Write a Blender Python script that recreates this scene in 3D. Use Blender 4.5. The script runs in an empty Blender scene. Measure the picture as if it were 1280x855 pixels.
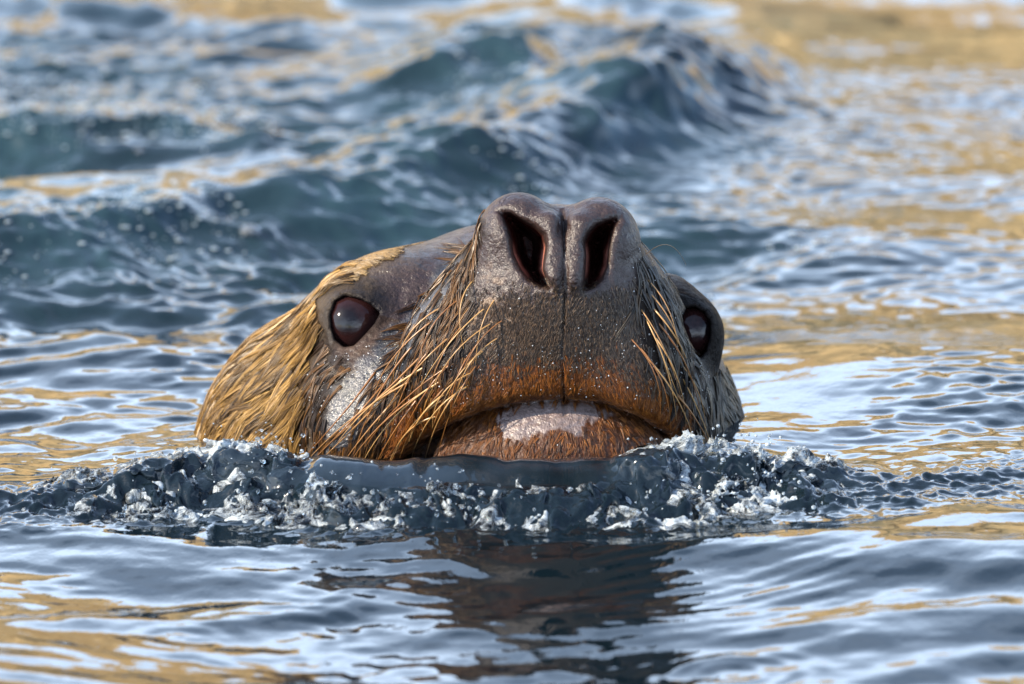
import bpy, math, time
import numpy as np
from mathutils import Vector, Matrix

T0 = time.time()
rng = np.random.default_rng(7)
scene = bpy.context.scene
COL = scene.collection

# ------------------------------------------------------------------ camera, sky, sun, exposure
PITCH = math.radians(11.0)          # the camera looks down on the water by this much
DIST = 6.0                          # metres from the lens to the muzzle
S = 0.0005                          # metres per photograph pixel at the muzzle
ORIG = np.array([0.0, 0.0, 0.100])  # world point in the middle of the picture, at the muzzle's distance
RIGHT = np.array([1.0, 0.0, 0.0])
UP = np.array([0.0, math.sin(PITCH), math.cos(PITCH)])
FWD = np.array([0.0, math.cos(PITCH), -math.sin(PITCH)])
CAMPOS = ORIG - DIST * FWD

cam_data = bpy.data.cameras.new('camera')
cam = bpy.data.objects.new('camera', cam_data)
COL.objects.link(cam)
cam.location = CAMPOS
cam.rotation_euler = (math.pi / 2 - PITCH, 0, 0)
cam_data.sensor_width = 36.0
cam_data.lens = 36.0 * DIST / (1280 * S)
cam_data.clip_start = 0.1
cam_data.clip_end = 3000.0
cam_data.dof.use_dof = True
cam_data.dof.focus_distance = DIST + 0.04
cam_data.dof.aperture_fstop = cam_data.lens / 40.0
scene.camera = cam

SUN_EL = math.radians(33.0)
SUN_AZ = math.atan2(-0.92, -0.38)   # compass angle from +Y, clockwise
sun_dir = Vector((math.sin(SUN_AZ) * math.cos(SUN_EL), math.cos(SUN_AZ) * math.cos(SUN_EL), math.sin(SUN_EL)))

world = bpy.data.worlds.new('World')
scene.world = world
world.use_nodes = True
wn = world.node_tree
for n in list(wn.nodes):
    wn.nodes.remove(n)
w_out = wn.nodes.new('ShaderNodeOutputWorld')
w_bg = wn.nodes.new('ShaderNodeBackground')
w_sky = wn.nodes.new('ShaderNodeTexSky')
w_sky.sky_type = 'NISHITA'
w_sky.sun_disc = False
w_sky.sun_elevation = SUN_EL
w_sky.sun_rotation = SUN_AZ
w_sky.air_density = 1.0
w_sky.dust_density = 0.8
w_sky.ozone_density = 2.0
w_bg.inputs['Strength'].default_value = 0.15
# thin white cloud drifting over the whole sky
w_tc = wn.nodes.new('ShaderNodeTexCoord')
w_map = wn.nodes.new('ShaderNodeMapping')
w_map.inputs['Scale'].default_value = (1.0, 1.0, 2.6)
w_n = wn.nodes.new('ShaderNodeTexNoise')
w_n.inputs['Scale'].default_value = 2.2
w_n.inputs['Detail'].default_value = 7.0
w_n.inputs['Roughness'].default_value = 0.6
w_r = wn.nodes.new('ShaderNodeMapRange')
w_r.inputs['From Min'].default_value = 0.36
w_r.inputs['From Max'].default_value = 0.61
w_r.inputs['To Max'].default_value = 1.0
w_mix = wn.nodes.new('ShaderNodeMix')
w_mix.data_type = 'RGBA'
w_mix.inputs['B'].default_value = (12.5, 15.2, 19.2, 1)
wn.links.new(w_tc.outputs['Generated'], w_map.inputs['Vector'])
wn.links.new(w_map.outputs['Vector'], w_n.inputs['Vector'])
wn.links.new(w_n.outputs['Fac'], w_r.inputs['Value'])
# the haze and cloud thicken towards the horizon, as they do through more air
w_sep = wn.nodes.new('ShaderNodeSeparateXYZ')
w_e = wn.nodes.new('ShaderNodeMapRange')
w_e.inputs['From Min'].default_value = 0.05
w_e.inputs['From Max'].default_value = 0.55
w_e.inputs['To Min'].default_value = 1.0
w_e.inputs['To Max'].default_value = 0.08
w_mul = wn.nodes.new('ShaderNodeMath')
w_mul.operation = 'MULTIPLY'
wn.links.new(w_tc.outputs['Generated'], w_sep.inputs['Vector'])
wn.links.new(w_sep.outputs['Z'], w_e.inputs['Value'])
wn.links.new(w_r.outputs['Result'], w_mul.inputs[0])
wn.links.new(w_e.outputs['Result'], w_mul.inputs[1])
wn.links.new(w_mul.outputs['Value'], w_mix.inputs['Factor'])
wn.links.new(w_sky.outputs['Color'], w_mix.inputs['A'])
wn.links.new(w_mix.outputs['Result'], w_bg.inputs['Color'])
wn.links.new(w_bg.outputs['Background'], w_out.inputs['Surface'])

sun_data = bpy.data.lights.new('sun', 'SUN')
sun_data.energy = 5.0
sun_data.angle = math.radians(0.6)
sun_data.color = (1.0, 0.86, 0.66)
sun = bpy.data.objects.new('sun', sun_data)
COL.objects.link(sun)
sun.rotation_euler = sun_dir.to_track_quat('Z', 'Y').to_euler()
sun.location = (-3, -3, 4)

scene.view_settings.view_transform = 'Standard'
scene.view_settings.look = 'None'
scene.view_settings.exposure = 1.25
scene.view_settings.gamma = 1.0
scene.view_settings.use_curve_mapping = False
scene.render.engine = 'CYCLES'
scene.cycles.use_denoising = True
scene.cycles.max_bounces = 10
scene.cycles.transmission_bounces = 8
scene.cycles.glossy_bounces = 5
scene.cycles.caustics_reflective = False
scene.cycles.caustics_refractive = False

# ------------------------------------------------------------------ small numeric tools
def hash3(ix, iy, iz, seed):
    h = (ix.astype(np.uint32) * np.uint32(374761393) + iy.astype(np.uint32) * np.uint32(668265263)
         + iz.astype(np.uint32) * np.uint32(2147483647 - 17) + np.uint32((seed * 1013904223) & 0xffffffff))
    h = (h ^ (h >> np.uint32(13))) * np.uint32(1274126177)
    h = (h ^ (h >> np.uint32(16))) * np.uint32(2246822519)
    return (h ^ (h >> np.uint32(15))).astype(np.float32) / np.float32(4294967295.0)

def noise(x, y, z=0.0, seed=0):
    """smooth value noise, about -1..1"""
    x = np.asarray(x, np.float32); y = np.asarray(y, np.float32)
    z = np.zeros_like(x) + np.float32(z) if np.ndim(z) == 0 else np.asarray(z, np.float32)
    ix = np.floor(x); iy = np.floor(y); iz = np.floor(z)
    fx = x - ix; fy = y - iy; fz = z - iz
    ix = ix.astype(np.int64); iy = iy.astype(np.int64); iz = iz.astype(np.int64)
    u = fx * fx * fx * (fx * (fx * 6 - 15) + 10)
    v = fy * fy * fy * (fy * (fy * 6 - 15) + 10)
    w = fz * fz * fz * (fz * (fz * 6 - 15) + 10)
    def H(a, b, c):
        return hash3((ix + a) & 0xffffffff, (iy + b) & 0xffffffff, (iz + c) & 0xffffffff, seed)
    flat = not np.any(fz)
    def plane(c):
        a0 = H(0, 0, c); a1 = H(1, 0, c); b0 = H(0, 1, c); b1 = H(1, 1, c)
        a = a0 + (a1 - a0) * u; b = b0 + (b1 - b0) * u
        return a + (b - a) * v
    r = plane(0)
    if not flat:
        r = r + (plane(1) - r) * w
    return r * 2 - 1

def fbm(x, y, z=0.0, seed=0, octaves=4, gain=0.5):
    r = 0.0; a = 1.0; t = 0.0
    for k in range(octaves):
        r = r + a * noise(x * 2 ** k + 13.7 * k, y * 2 ** k + 5.1 * k, (z * 2 ** k) if np.ndim(z) else 0.37 * k, seed + k)
        t += a; a *= gain
    return r / t

def sstep(a, b, x):
    t = np.clip((x - a) / (b - a), 0, 1)
    return t * t * (3 - 2 * t)

def mesh_from(name, verts, faces, smooth=True):
    """faces: an (n,k) integer array"""
    me = bpy.data.meshes.new(name)
    verts = np.ascontiguousarray(verts, np.float32); faces = np.ascontiguousarray(faces, np.int32)
    n, k = faces.shape
    me.vertices.add(len(verts)); me.vertices.foreach_set('co', verts.ravel())
    me.loops.add(n * k); me.loops.foreach_set('vertex_index', faces.ravel())
    me.polygons.add(n)
    me.polygons.foreach_set('loop_start', np.arange(0, n * k, k, dtype=np.int32))
    me.update(calc_edges=True)
    if smooth:
        me.polygons.foreach_set('use_smooth', np.ones(n, bool))
    return me

def link(name, me, mat, parent=None, **props):
    o = bpy.data.objects.new(name, me)
    COL.objects.link(o)
    if mat is not None:
        me.materials.append(mat)
    if parent is not None:
        o.parent = parent
    for k, v in props.items():
        o[k] = v
    return o

def set_col(me, name, cols):
    a = me.color_attributes.new(name, 'FLOAT_COLOR', 'POINT')
    c = np.ones((len(cols), 4), np.float32); c[:, :cols.shape[1]] = cols
    a.data.foreach_set('color', c.ravel())

def to_world(p):
    """muzzle frame (photograph pixels right, pixels away, pixels up) -> metres in the world"""
    p = np.asarray(p, np.float64)
    return (ORIG + np.multiply.outer((p[..., 0] - 640) * S, RIGHT) + np.multiply.outer(p[..., 1] * S, FWD)
            + np.multiply.outer((p[..., 2] + 427.5) * S, UP))

def vec_world(v):
    v = np.asarray(v, np.float64)
    return (np.multiply.outer(v[..., 0] * S, RIGHT) + np.multiply.outer(v[..., 1] * S, FWD) + np.multiply.outer(v[..., 2] * S, UP))

def P(px, py, d):
    k = 1 + d * S / DIST
    return np.array([640 + (px - 640) * k, d, -(427.5 + (py - 427.5) * k)], np.float32)

def ground(px, py, z=0.0):
    """where the line of sight through a photograph pixel meets the water level"""
    r = (px - 640) * S * RIGHT - (py - 427.5) * S * UP + DIST * FWD
    t = (z - CAMPOS[2]) / r[2]
    q = CAMPOS + t * r
    return q[0], q[1]

def surface_nets(f, h, o):
    nx, ny, nz = f.shape
    ins = f < 0
    c = np.zeros((nx - 1, ny - 1, nz - 1), np.int8)
    for a in (0, 1):
        for b in (0, 1):
            for d in (0, 1):
                c += ins[a:nx - 1 + a, b:ny - 1 + b, d:nz - 1 + d]
    act = (c > 0) & (c < 8)
    idx = np.argwhere(act)
    vid = -np.ones(act.shape, np.int32)
    vid[act] = np.arange(len(idx))
    acc = np.zeros((len(idx), 3), np.float32); cnt = np.zeros(len(idx), np.float32)
    corners = [(a, b, d) for a in (0, 1) for b in (0, 1) for d in (0, 1)]
    vals = {q: f[idx[:, 0] + q[0], idx[:, 1] + q[1], idx[:, 2] + q[2]] for q in corners}
    for q in corners:
        for ax in range(3):
            if q[ax] == 0:
                r = list(q); r[ax] = 1; r = tuple(r)
                v0, v1 = vals[q], vals[r]
                m = (v0 < 0) != (v1 < 0)
                t = np.where(m, v0 / np.where(m, v0 - v1, 1), 0)
                for k in range(3):
                    acc[:, k] += np.where(m, q[k] + (t if k == ax else 0), 0)
                cnt += m
    verts = (idx + acc / cnt[:, None]) * h + np.asarray(o, np.float32)
    faces = []
    for ax in range(3):
        b, d = (ax + 1) % 3, (ax + 2) % 3
        sl0 = [slice(None)] * 3; sl1 = [slice(None)] * 3
        sl0[ax] = slice(0, -1); sl1[ax] = slice(1, None)
        for k in (b, d):
            sl0[k] = slice(1, -1); sl1[k] = slice(1, -1)
        s0, s1 = ins[tuple(sl0)], ins[tuple(sl1)]
        e = np.argwhere(s0 != s1)
        fl = s0[tuple(e.T)]
        e = e.copy(); e[:, b] += 1; e[:, d] += 1
        def V(db, dd):
            q = e.copy(); q[:, b] -= db; q[:, d] -= dd
            return vid[tuple(q.T)]
        quad = np.stack([V(1, 1), V(0, 1), V(0, 0), V(1, 0)], 1)
        quad[~fl] = quad[~fl][:, ::-1]
        faces.append(quad)
    return verts, np.concatenate(faces)

def subdivide(v, f):
    e = np.stack([f, np.roll(f, -1, 1)], 2).reshape(-1, 2)
    es = np.sort(e, 1)
    key = es[:, 0].astype(np.int64) * len(v) + es[:, 1]
    uq, inv = np.unique(key, return_inverse=True)
    mid = (v[uq // len(v)] + v[uq % len(v)]) / 2
    cen = v[f].mean(1)
    me = inv.reshape(-1, 4) + len(v)
    mc = np.arange(len(f)) + len(v) + len(mid)
    nf = np.concatenate([np.stack([f[:, k], me[:, k], mc, me[:, (k + 3) % 4]], 1) for k in range(4)])
    return np.concatenate([v, mid, cen]).astype(np.float32), nf

# ------------------------------------------------------------------ material helper
def material(name):
    m = bpy.data.materials.new(name)
    m.use_nodes = True
    nt = m.node_tree
    bsdf = nt.nodes['Principled BSDF']
    return m, nt, bsdf

def node(nt, kind, **vals):
    n = nt.nodes.new(kind)
    for k, v in vals.items():
        if hasattr(n, k):
            setattr(n, k, v)
        else:
            n.inputs[k].default_value = v
    return n

# ------------------------------------------------------------------ the far bank (seen only mirrored in the water)
m_bank, nt, bsdf = material('sandstone')
tc = node(nt, 'ShaderNodeTexCoord')
n1 = node(nt, 'ShaderNodeTexNoise', **{'Scale': 1.1, 'Detail': 6.0, 'Roughness': 0.6})
n2 = node(nt, 'ShaderNodeTexNoise', **{'Scale': 9.0, 'Detail': 4.0})
nt.links.new(tc.outputs['Object'], n1.inputs['Vector']); nt.links.new(tc.outputs['Object'], n2.inputs['Vector'])
rp = node(nt, 'ShaderNodeValToRGB')
rp.color_ramp.elements[0].position = 0.33; rp.color_ramp.elements[0].color = (0.42, 0.27, 0.11, 1)
rp.color_ramp.elements[1].position = 0.62; rp.color_ramp.elements[1].color = (0.68, 0.48, 0.22, 1)
nt.links.new(n1.outputs['Fac'], rp.inputs['Fac'])
nt.links.new(rp.outputs['Color'], bsdf.inputs['Base Color'])
bsdf.inputs['Roughness'].default_value = 0.9
bp = node(nt, 'ShaderNodeBump', **{'Strength': 0.8, 'Distance': 0.08})
nt.links.new(n2.outputs['Fac'], bp.inputs['Height']); nt.links.new(bp.outputs['Normal'], bsdf.inputs['Normal'])

bu = np.linspace(-32, 32, 360); bv = np.concatenate([np.linspace(-0.15, 1, 44), np.linspace(1.02, 1.5, 12)])
BU, BV = np.meshgrid(bu, bv, indexing='ij')
top = 3.4 + 0.55 * fbm(BU / 1.6, BU * 0, 0.0, 51, 3) + 0.5 * noise(BU / 6, BU * 0, 0.0, 57)
ledge = fbm(BU / 1.8, BV * 2.6, 0.0, 61, 4)
by = 13.0 + 0.10 * BU + 1.6 * np.clip(BV, 0, 1) ** 1.5 + 0.9 * ledge + np.maximum(BV - 1, 0) * 30 + 0.02 * BU ** 2
bz = np.minimum(BV, 1) * top + 0.15 * noise(BU / 0.7, BV * 9, 0.0, 66) * np.clip(BV * 4, 0, 1) + np.maximum(BV - 1, 0) * 0.6
i = np.arange(len(bu) - 1)[:, None] * len(bv); j = np.arange(len(bv) - 1)[None, :]
bf = np.stack([i + j, i + len(bv) + j, i + len(bv) + j + 1, i + j + 1], -1).reshape(-1, 4)
link('bank', mesh_from('bank', np.stack([BU, by, bz], -1).reshape(-1, 3), bf), m_bank, kind='structure')

# ------------------------------------------------------------------ water
def axis(lo, hi, inner, far):
    """inner: sorted (start, stop, step); outside it the spacing grows"""
    a = []
    for s0, s1, st in inner:
        a.append(np.arange(s0, s1 - st * 0.5, st))
    a = np.concatenate(a + [[inner[-1][1]]])
    def grow(x, st, end):
        out = []
        while abs(x) < abs(end) or x * end < 0:
            st = st * 1.14
            x = x + math.copysign(st, end)
            out.append(x)
        return np.array(out)
    return np.concatenate([grow(a[0], inner[0][2], lo)[::-1], a, grow(a[-1], inner[-1][2], hi)])

wx = axis(-60, 60, [(-0.50, 0.50, 0.0014)], 60)
wy = axis(-40, 120, [(-0.74, -0.22, 0.0036), (-0.22, 0.16, 0.0019), (0.16, 1.80, 0.0042)], 120)
WX, WY = np.meshgrid(wx, wy, indexing='ij')

def sight(x, y, z=0.0):
    """photograph pixel under which a point of the world shows"""
    q = np.stack([x - CAMPOS[0], y - CAMPOS[1], np.zeros_like(x) + z - CAMPOS[2]], -1)
    dpt = q @ FWD
    return 640 + (q @ RIGHT) / dpt * DIST / S, 427.5 - (q @ UP) / dpt * DIST / S

GPX, GPY = sight(WX, WY)
inview = np.exp(-np.clip(np.maximum(np.abs(WX) - 0.6, 0) + np.maximum(np.maximum(-0.9 - WY, WY - 2.0), 0), 0, 50) * 0.8)

def waves(lmin, lmax, n, mean, spread, seed, chop=0.7):
    """a train of crossing waves with unit slope: height and the sideways heave that sharpens the crests"""
    r = np.random.default_rng(seed)
    h = np.zeros(WX.shape, np.float32); hx = h.copy(); hy = h.copy()
    wxp = (WX + 0.25 * lmax * noise(WX / lmax / 1.7, WY / lmax / 1.7, 0.0, seed + 100)).astype(np.float32)
    wyp = (WY + 0.25 * lmax * noise(WX / lmax / 1.7, WY / lmax / 1.7, 0.0, seed + 101)).astype(np.float32)
    for k in range(n):
        lam = lmin * (lmax / lmin) ** ((k + r.random()) / n)
        a = math.radians(mean) + r.normal() * math.radians(spread)
        kx, ky = math.sin(a), math.cos(a)
        amp = lam / (2 * math.pi) * math.sqrt(2.0 / n)
        ph = (2 * math.pi / lam) * (kx * wxp + ky * wyp) + r.random() * 7
        c = np.cos(ph); s = np.sin(ph)
        h += amp * c
        hx -= amp * chop * kx * s; hy -= amp * chop * ky * s
    return h, hx, hy

BEHIND = sstep(-0.02, 0.22, WY)                              # 0 in front of the animal, 1 behind
LEFT = sstep(0.30, 0.02, WX - 0.10 * (WY - 0.8))
FARL = BEHIND * LEFT * sstep(0.35, 0.75, WY)
MOD = 0.75 + 0.5 * fbm(WX / 0.16, WY / 0.4, 0.0, 71, 2)
Z = np.zeros(WX.shape, np.float32); DX = Z.copy(); DY = Z.copy()

def add(tr, gain):
    global Z, DX, DY
    Z = Z + tr[0] * gain; DX = DX + tr[1] * gain; DY = DY + tr[2] * gain

CALM = 1 - 0.68 * sstep(0.05, 0.25, WX) * BEHIND * sstep(0.05, 0.3, WY)
MOD = MOD * CALM
NEAR = (sstep(-0.10, -0.18, WX) + sstep(0.16, 0.24, WX) * 0.8) * sstep(-0.07, 0.02, WY) * sstep(0.60, 0.30, WY - 0.25 * (WX < 0))
add(waves(0.35, 0.9, 8, 10, 40, 1), 0.030 * inview + 0.02)
add(waves(0.10, 0.30, 14, 5, 40, 2), (0.062 + 0.02 * BEHIND + 0.15 * FARL) * MOD * inview)
add(waves(0.04, 0.10, 18, 0, 45, 3), (0.056 - 0.01 * BEHIND + 0.17 * FARL + 0.04 * NEAR) * MOD * inview)
add(waves(0.014, 0.04, 20, 0, 60, 4), (0.036 + 0.03 * BEHIND + 0.22 * FARL + 0.06 * NEAR) * np.clip(fbm(WX / 0.1, WY / 0.25, 0.0, 75, 3) + 0.6, 0, 1.6) * inview)
# low mounds: the backs of them mirror the bank, the fronts the sky
def mound(x0, y0, sx, sy, a):
    global Z
    Z = Z + a * np.exp(-((WX - x0) / sx) ** 2 - ((WY - y0) / sy) ** 2)
mound(0.36, 0.20, 0.22, 0.50, 0.024)
mound(-0.36, -0.44, 0.14, 0.18, 0.011)
mound(0.36, -0.30, 0.14, 0.13, 0.007)
print('waves', round(time.time() - T0, 1))

# the wake of another swimmer: a breaking swell some way behind the animal
wk = np.array([ground(a, b) for a, b in ((-150, 310), (150, 292), (330, 268), (480, 243), (620, 212), (740, 182), (830, 150), (930, 120), (1010, 80))])
wh = np.array([0.016, 0.028, 0.034, 0.040, 0.048, 0.058, 0.054, 0.026, 0.0])
yc = np.interp(WX, wk[:, 0], wk[:, 1]) + 0.035 * fbm(WX / 0.09, WY / 0.5, 0.0, 81, 3)
hc = np.interp(WX, wk[:, 0], wh, left=0.012, right=0)
dy = WY - yc
prof = np.where(dy < 0, np.exp(-(dy / 0.12) ** 2), np.exp(-(dy / 0.22) ** 2)) * (1 + 0.35 * fbm(WX / 0.06, WY / 0.10, 0.0, 83, 3))
Z = Z + hc * prof
DY = DY - 0.6 * hc * prof ** 2

# two smaller broken crests in the churned water to the left of it
for pts, hh_, sg in ((((-150, 190), (60, 176), (200, 172), (330, 200), (420, 190)), (0.016, 0.020, 0.022, 0.012, 0.0), 0.07),
                     (((-100, 345), (30, 338), (120, 335), (190, 350)), (0.016, 0.020, 0.014, 0.0), 0.05),
                     (((420, 120), (560, 108), (660, 100), (720, 60)), (0.0, 0.022, 0.02, 0.0), 0.09)):
    g_ = np.array([ground(a, b) for a, b in pts])
    dy = WY - np.interp(WX, g_[:, 0], g_[:, 1]) - 0.03 * fbm(WX / 0.07, WY / 0.4, 0.0, 85, 3)
    pf = np.where(dy < 0, np.exp(-(dy / sg) ** 2), np.exp(-(dy / (2 * sg)) ** 2)) * (1 + 0.5 * fbm(WX / 0.045, WY / 0.08, 0.0, 86, 3))
    hq = np.interp(WX, g_[:, 0], hh_, left=0.0 if hh_[0] == 0 else hh_[0], right=0)
    Z = Z + hq * pf
    DY = DY - 0.5 * hq * pf ** 2

# the bow wave pushed up by the chin
cr = [(-120, 618, .004), (20, 608, .008), (100, 594, .014), (180, 580, .020), (260, 562, .025), (330, 568, .027), (450, 571, .033), (560, 574, .031),
      (690, 575, .031), (760, 577, .030), (830, 571, .031), (900, 566, .030), (960, 574, .024), (1030, 598, .014), (1120, 610, .009), (1300, 604, .004)]
cg = np.array([ground(a, b, h) for a, b, h in cr]); chh = np.array([q[2] for q in cr])
crest_y = np.interp(WX, cg[:, 0], cg[:, 1]); crest_h = np.interp(WX, cg[:, 0], chh)
sm = WX * 400
crest_y = crest_y + 0.006 * fbm(WX / 0.05, WX * 0, 0.0, 91, 3)
crest_h = crest_h * (1 + 0.16 * fbm(WX / 0.030, WX * 0, 0.0, 93, 3))
dyb = WY - crest_y
wf = 0.085
s = np.clip(-dyb / wf, 0, 1)
glassy = sstep(355, 400, GPX) * sstep(800, 745, GPX)                      # the smooth lip in front of the chin
front = (1 - sstep(0, 1, s)) * (1 - glassy) + (1 - s ** 1.6) * glassy
back = 0.35 + 0.65 * np.exp(-(np.maximum(dyb, 0) / 0.05) ** 2)
back = back * np.exp(-(np.maximum(dyb - 0.12, 0) / 0.10) ** 2)
bow = np.where(dyb < 0, front, back)
on = np.clip(crest_h / 0.02, 0, 1)
flute = fbm(WX / 0.040, WY / 0.30, 0.0, 95, 4)
rough = on * (sstep(0.30 + 0.15 * glassy, 0.50 + 0.12 * glassy, s) * sstep(1.25, 0.85, s) * (dyb < 0) + (1 - glassy) * sstep(0.05, -0.01, dyb) * sstep(0.5, 0.3, s))
rough = rough * sstep(-0.13, -0.06, dyb)
tb = 0.7 * fbm(WX / 0.020, WY / 0.026, 0.0, 97, 4) + 0.55 * fbm(WX / 0.008, WY / 0.012, 0.0, 96, 2)
tb2 = 1 - np.abs(fbm(WX / 0.014, WY / 0.020, 0.0, 98, 3)) * 2
Z = Z * (1 - 0.6 * on * np.exp(-(dyb / 0.09) ** 2))
Z = Z + crest_h * bow + 0.0050 * flute * on * np.exp(-(dyb / 0.05) ** 2)
Z = Z + rough * (0.010 * tb + 0.005 * tb2)
DX = DX + rough * 0.010 * fbm(WX / 0.018, WY / 0.03, 0.0, 103, 3)
DY = DY - on * (0.020 - 0.014 * glassy) * np.clip(bow, 0, 1) ** 2 * np.exp(-(dyb / 0.05) ** 2) + rough * 0.012 * fbm(WX / 0.018, WY / 0.03, 0.0, 99, 3)

# rings and fans of fine ripples in the calm water ahead
def rings(px, py, lam, slope, r0, r1, ax=1.0):
    global Z
    cx, cy = ground(px, py)
    r = np.hypot(WX - cx, (WY - cy) * ax)
    Z = Z + slope * lam / (2 * math.pi) * np.sin(2 * math.pi * r / lam + 1.5 * noise(WX / 0.08, WY / 0.08, 0.0, 111)) * sstep(r1, r1 * 0.5, r) * sstep(r0 * 0.6, r0 + 0.004, r)
rings(905, 838, 0.016, 0.07, 0.0, 0.07)
rings(228, 782, 0.020, 0.07, 0.0, 0.05)
fan = sstep(700, 760, GPX) * sstep(1120, 1000, GPX) * sstep(690, 715, GPY) * sstep(830, 770, GPY)
cx, cy = ground(650, 560)
r = np.hypot((WX - cx), (WY - cy) * 0.8)
Z = Z + fan * 0.085 * 0.017 / 6.283 * np.sin(2 * math.pi * r / 0.017 + 2 * noise(WX / 0.1, WY / 0.1, 0.0, 113)) * (0.9 + 0.5 * noise(WX / 0.06, WY / 0.06, 0.0, 115))
fan2 = sstep(640, 560, GPX) * sstep(330, 420, GPX) * sstep(700, 720, GPY) * sstep(860, 790, GPY)
r = np.hypot((WX - cx) * 1.1, (WY - cy) * 0.7)
Z = Z + fan2 * 0.08 * 0.020 / 6.283 * np.sin(2 * math.pi * r / 0.020 + 2 * noise(WX / 0.1, WY / 0.1, 0.0, 117)) * np.clip(noise(WX / 0.07, WY / 0.07, 0.0, 119) + 0.3, 0, 1)

m_water, nt, bsdf = material('lake_water')
av = node(nt, 'ShaderNodeVertexColor', layer_name='aeration')
nt.links.new(av.outputs['Color'], bsdf.inputs['Base Color'])
bsdf.inputs['Roughness'].default_value = 0.03
bsdf.inputs['IOR'].default_value = 1.333
tc = node(nt, 'ShaderNodeTexCoord')
mp = node(nt, 'ShaderNodeMapping')
mp.inputs['Scale'].default_value = (1.0, 0.6, 1.0)
nt.links.new(tc.outputs['Object'], mp.inputs['Vector'])
n1 = node(nt, 'ShaderNodeTexNoise', **{'Scale': 130.0, 'Detail': 3.0, 'Roughness': 0.5})
nt.links.new(mp.outputs['Vector'], n1.inputs['Vector'])
bp = node(nt, 'ShaderNodeBump', **{'Strength': 0.25, 'Distance': 0.0008})
nt.links.new(n1.outputs['Fac'], bp.inputs['Height']); tv = node(nt, 'ShaderNodeVertexColor', layer_name='torn')
n2 = node(nt, 'ShaderNodeTexNoise', **{'Scale': 110.0, 'Detail': 2.0, 'Roughness': 0.5, 'Distortion': 1.2})
nt.links.new(tc.outputs['Object'], n2.inputs['Vector'])
bp2 = node(nt, 'ShaderNodeBump', **{'Distance': 0.003})
nt.links.new(tv.outputs['Color'], bp2.inputs['Strength'])
nt.links.new(n2.outputs['Fac'], bp2.inputs['Height'])
nt.links.new(bp.outputs['Normal'], bp2.inputs['Normal'])
nt.links.new(bp2.outputs['Normal'], bsdf.inputs['Normal'])
wv = np.stack([WX + DX, WY + DY, Z], -1).reshape(-1, 3)
i = np.arange(len(wx) - 1)[:, None] * len(wy); j = np.arange(len(wy) - 1)[None, :]
wfc = np.stack([i + j, i + len(wy) + j, i + len(wy) + j + 1, i + j + 1], -1).reshape(-1, 4)
water_me = mesh_from('water', wv, wfc)
# fine bubbles beaten into the churned water scatter a blue-green light
aer = np.clip(FARL * (0.55 + 0.7 * fbm(WX / 0.10, WY / 0.16, 0.0, 181, 4)), 0, 1).reshape(-1, 1)
set_col(water_me, 'aeration', np.array([0.0022, 0.0058, 0.0085]) * (1 - aer) + np.array([0.016, 0.036, 0.046]) * aer
        + np.array([0.010, 0.014, 0.021]) * np.clip(on * np.exp(-(dyb / 0.06) ** 2) * (0.5 + 0.9 * fbm(WX / 0.03, WY / 0.03, 0.0, 183, 3)), 0, 1).reshape(-1, 1))
set_col(water_me, 'torn', np.repeat(np.clip(0.35 * rough, 0, 1).reshape(-1, 1), 3, 1))
link('water', water_me, m_water, kind='structure')
print('water', wv.shape, round(time.time() - T0, 1))

# ------------------------------------------------------------------ the sea lion: one continuous body
def ell(p, c, r, rot=None):
    q = p - np.asarray(c, np.float32)
    if rot is not None:
        q = q @ np.asarray(rot, np.float32)
    r = np.asarray(r, np.float32)
    k0 = np.sqrt(((q / r) ** 2).sum(-1)); k1 = np.sqrt(((q / (r * r)) ** 2).sum(-1))
    return k0 * (k0 - 1) / np.maximum(k1, 1e-6)

def cone(p, a, b, ra, rb):
    a = np.asarray(a, np.float32); b = np.asarray(b, np.float32)
    ba = b - a; pa = p - a
    t = np.clip((pa @ ba) / (ba @ ba), 0, 1)
    return np.sqrt(((pa - t[:, None] * ba) ** 2).sum(-1)) - (ra + (rb - ra) * t)

def smin(a, b, k):
    h = np.clip(0.5 + 0.5 * (b - a) / k, 0, 1)
    return b + (a - b) * h - k * h * (1 - h)

def ssub(a, b, k):
    return -smin(-a, b, k)

def poly2d(x, z, pts):
    """signed distance to a closed outline given in photograph pixels"""
    pts = np.asarray(pts, np.float32)
    z = -z
    d = np.full(x.shape, 1e9, np.float32); s = np.ones(x.shape, np.float32)
    n = len(pts)
    for i in range(n):
        a = pts[i]; b = pts[(i + n - 1) % n]
        e = b - a
        wx = x - a[0]; wz = z - a[1]
        t = np.clip((wx * e[0] + wz * e[1]) / (e @ e), 0, 1)
        d = np.minimum(d, (wx - e[0] * t) ** 2 + (wz - e[1] * t) ** 2)
        c1 = z >= a[1]; c2 = z < b[1]; c3 = e[0] * wz > e[1] * wx
        s = np.where((c1 & c2 & c3) | (~c1 & ~c2 & ~c3), -s, s)
    return s * np.sqrt(d)

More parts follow.
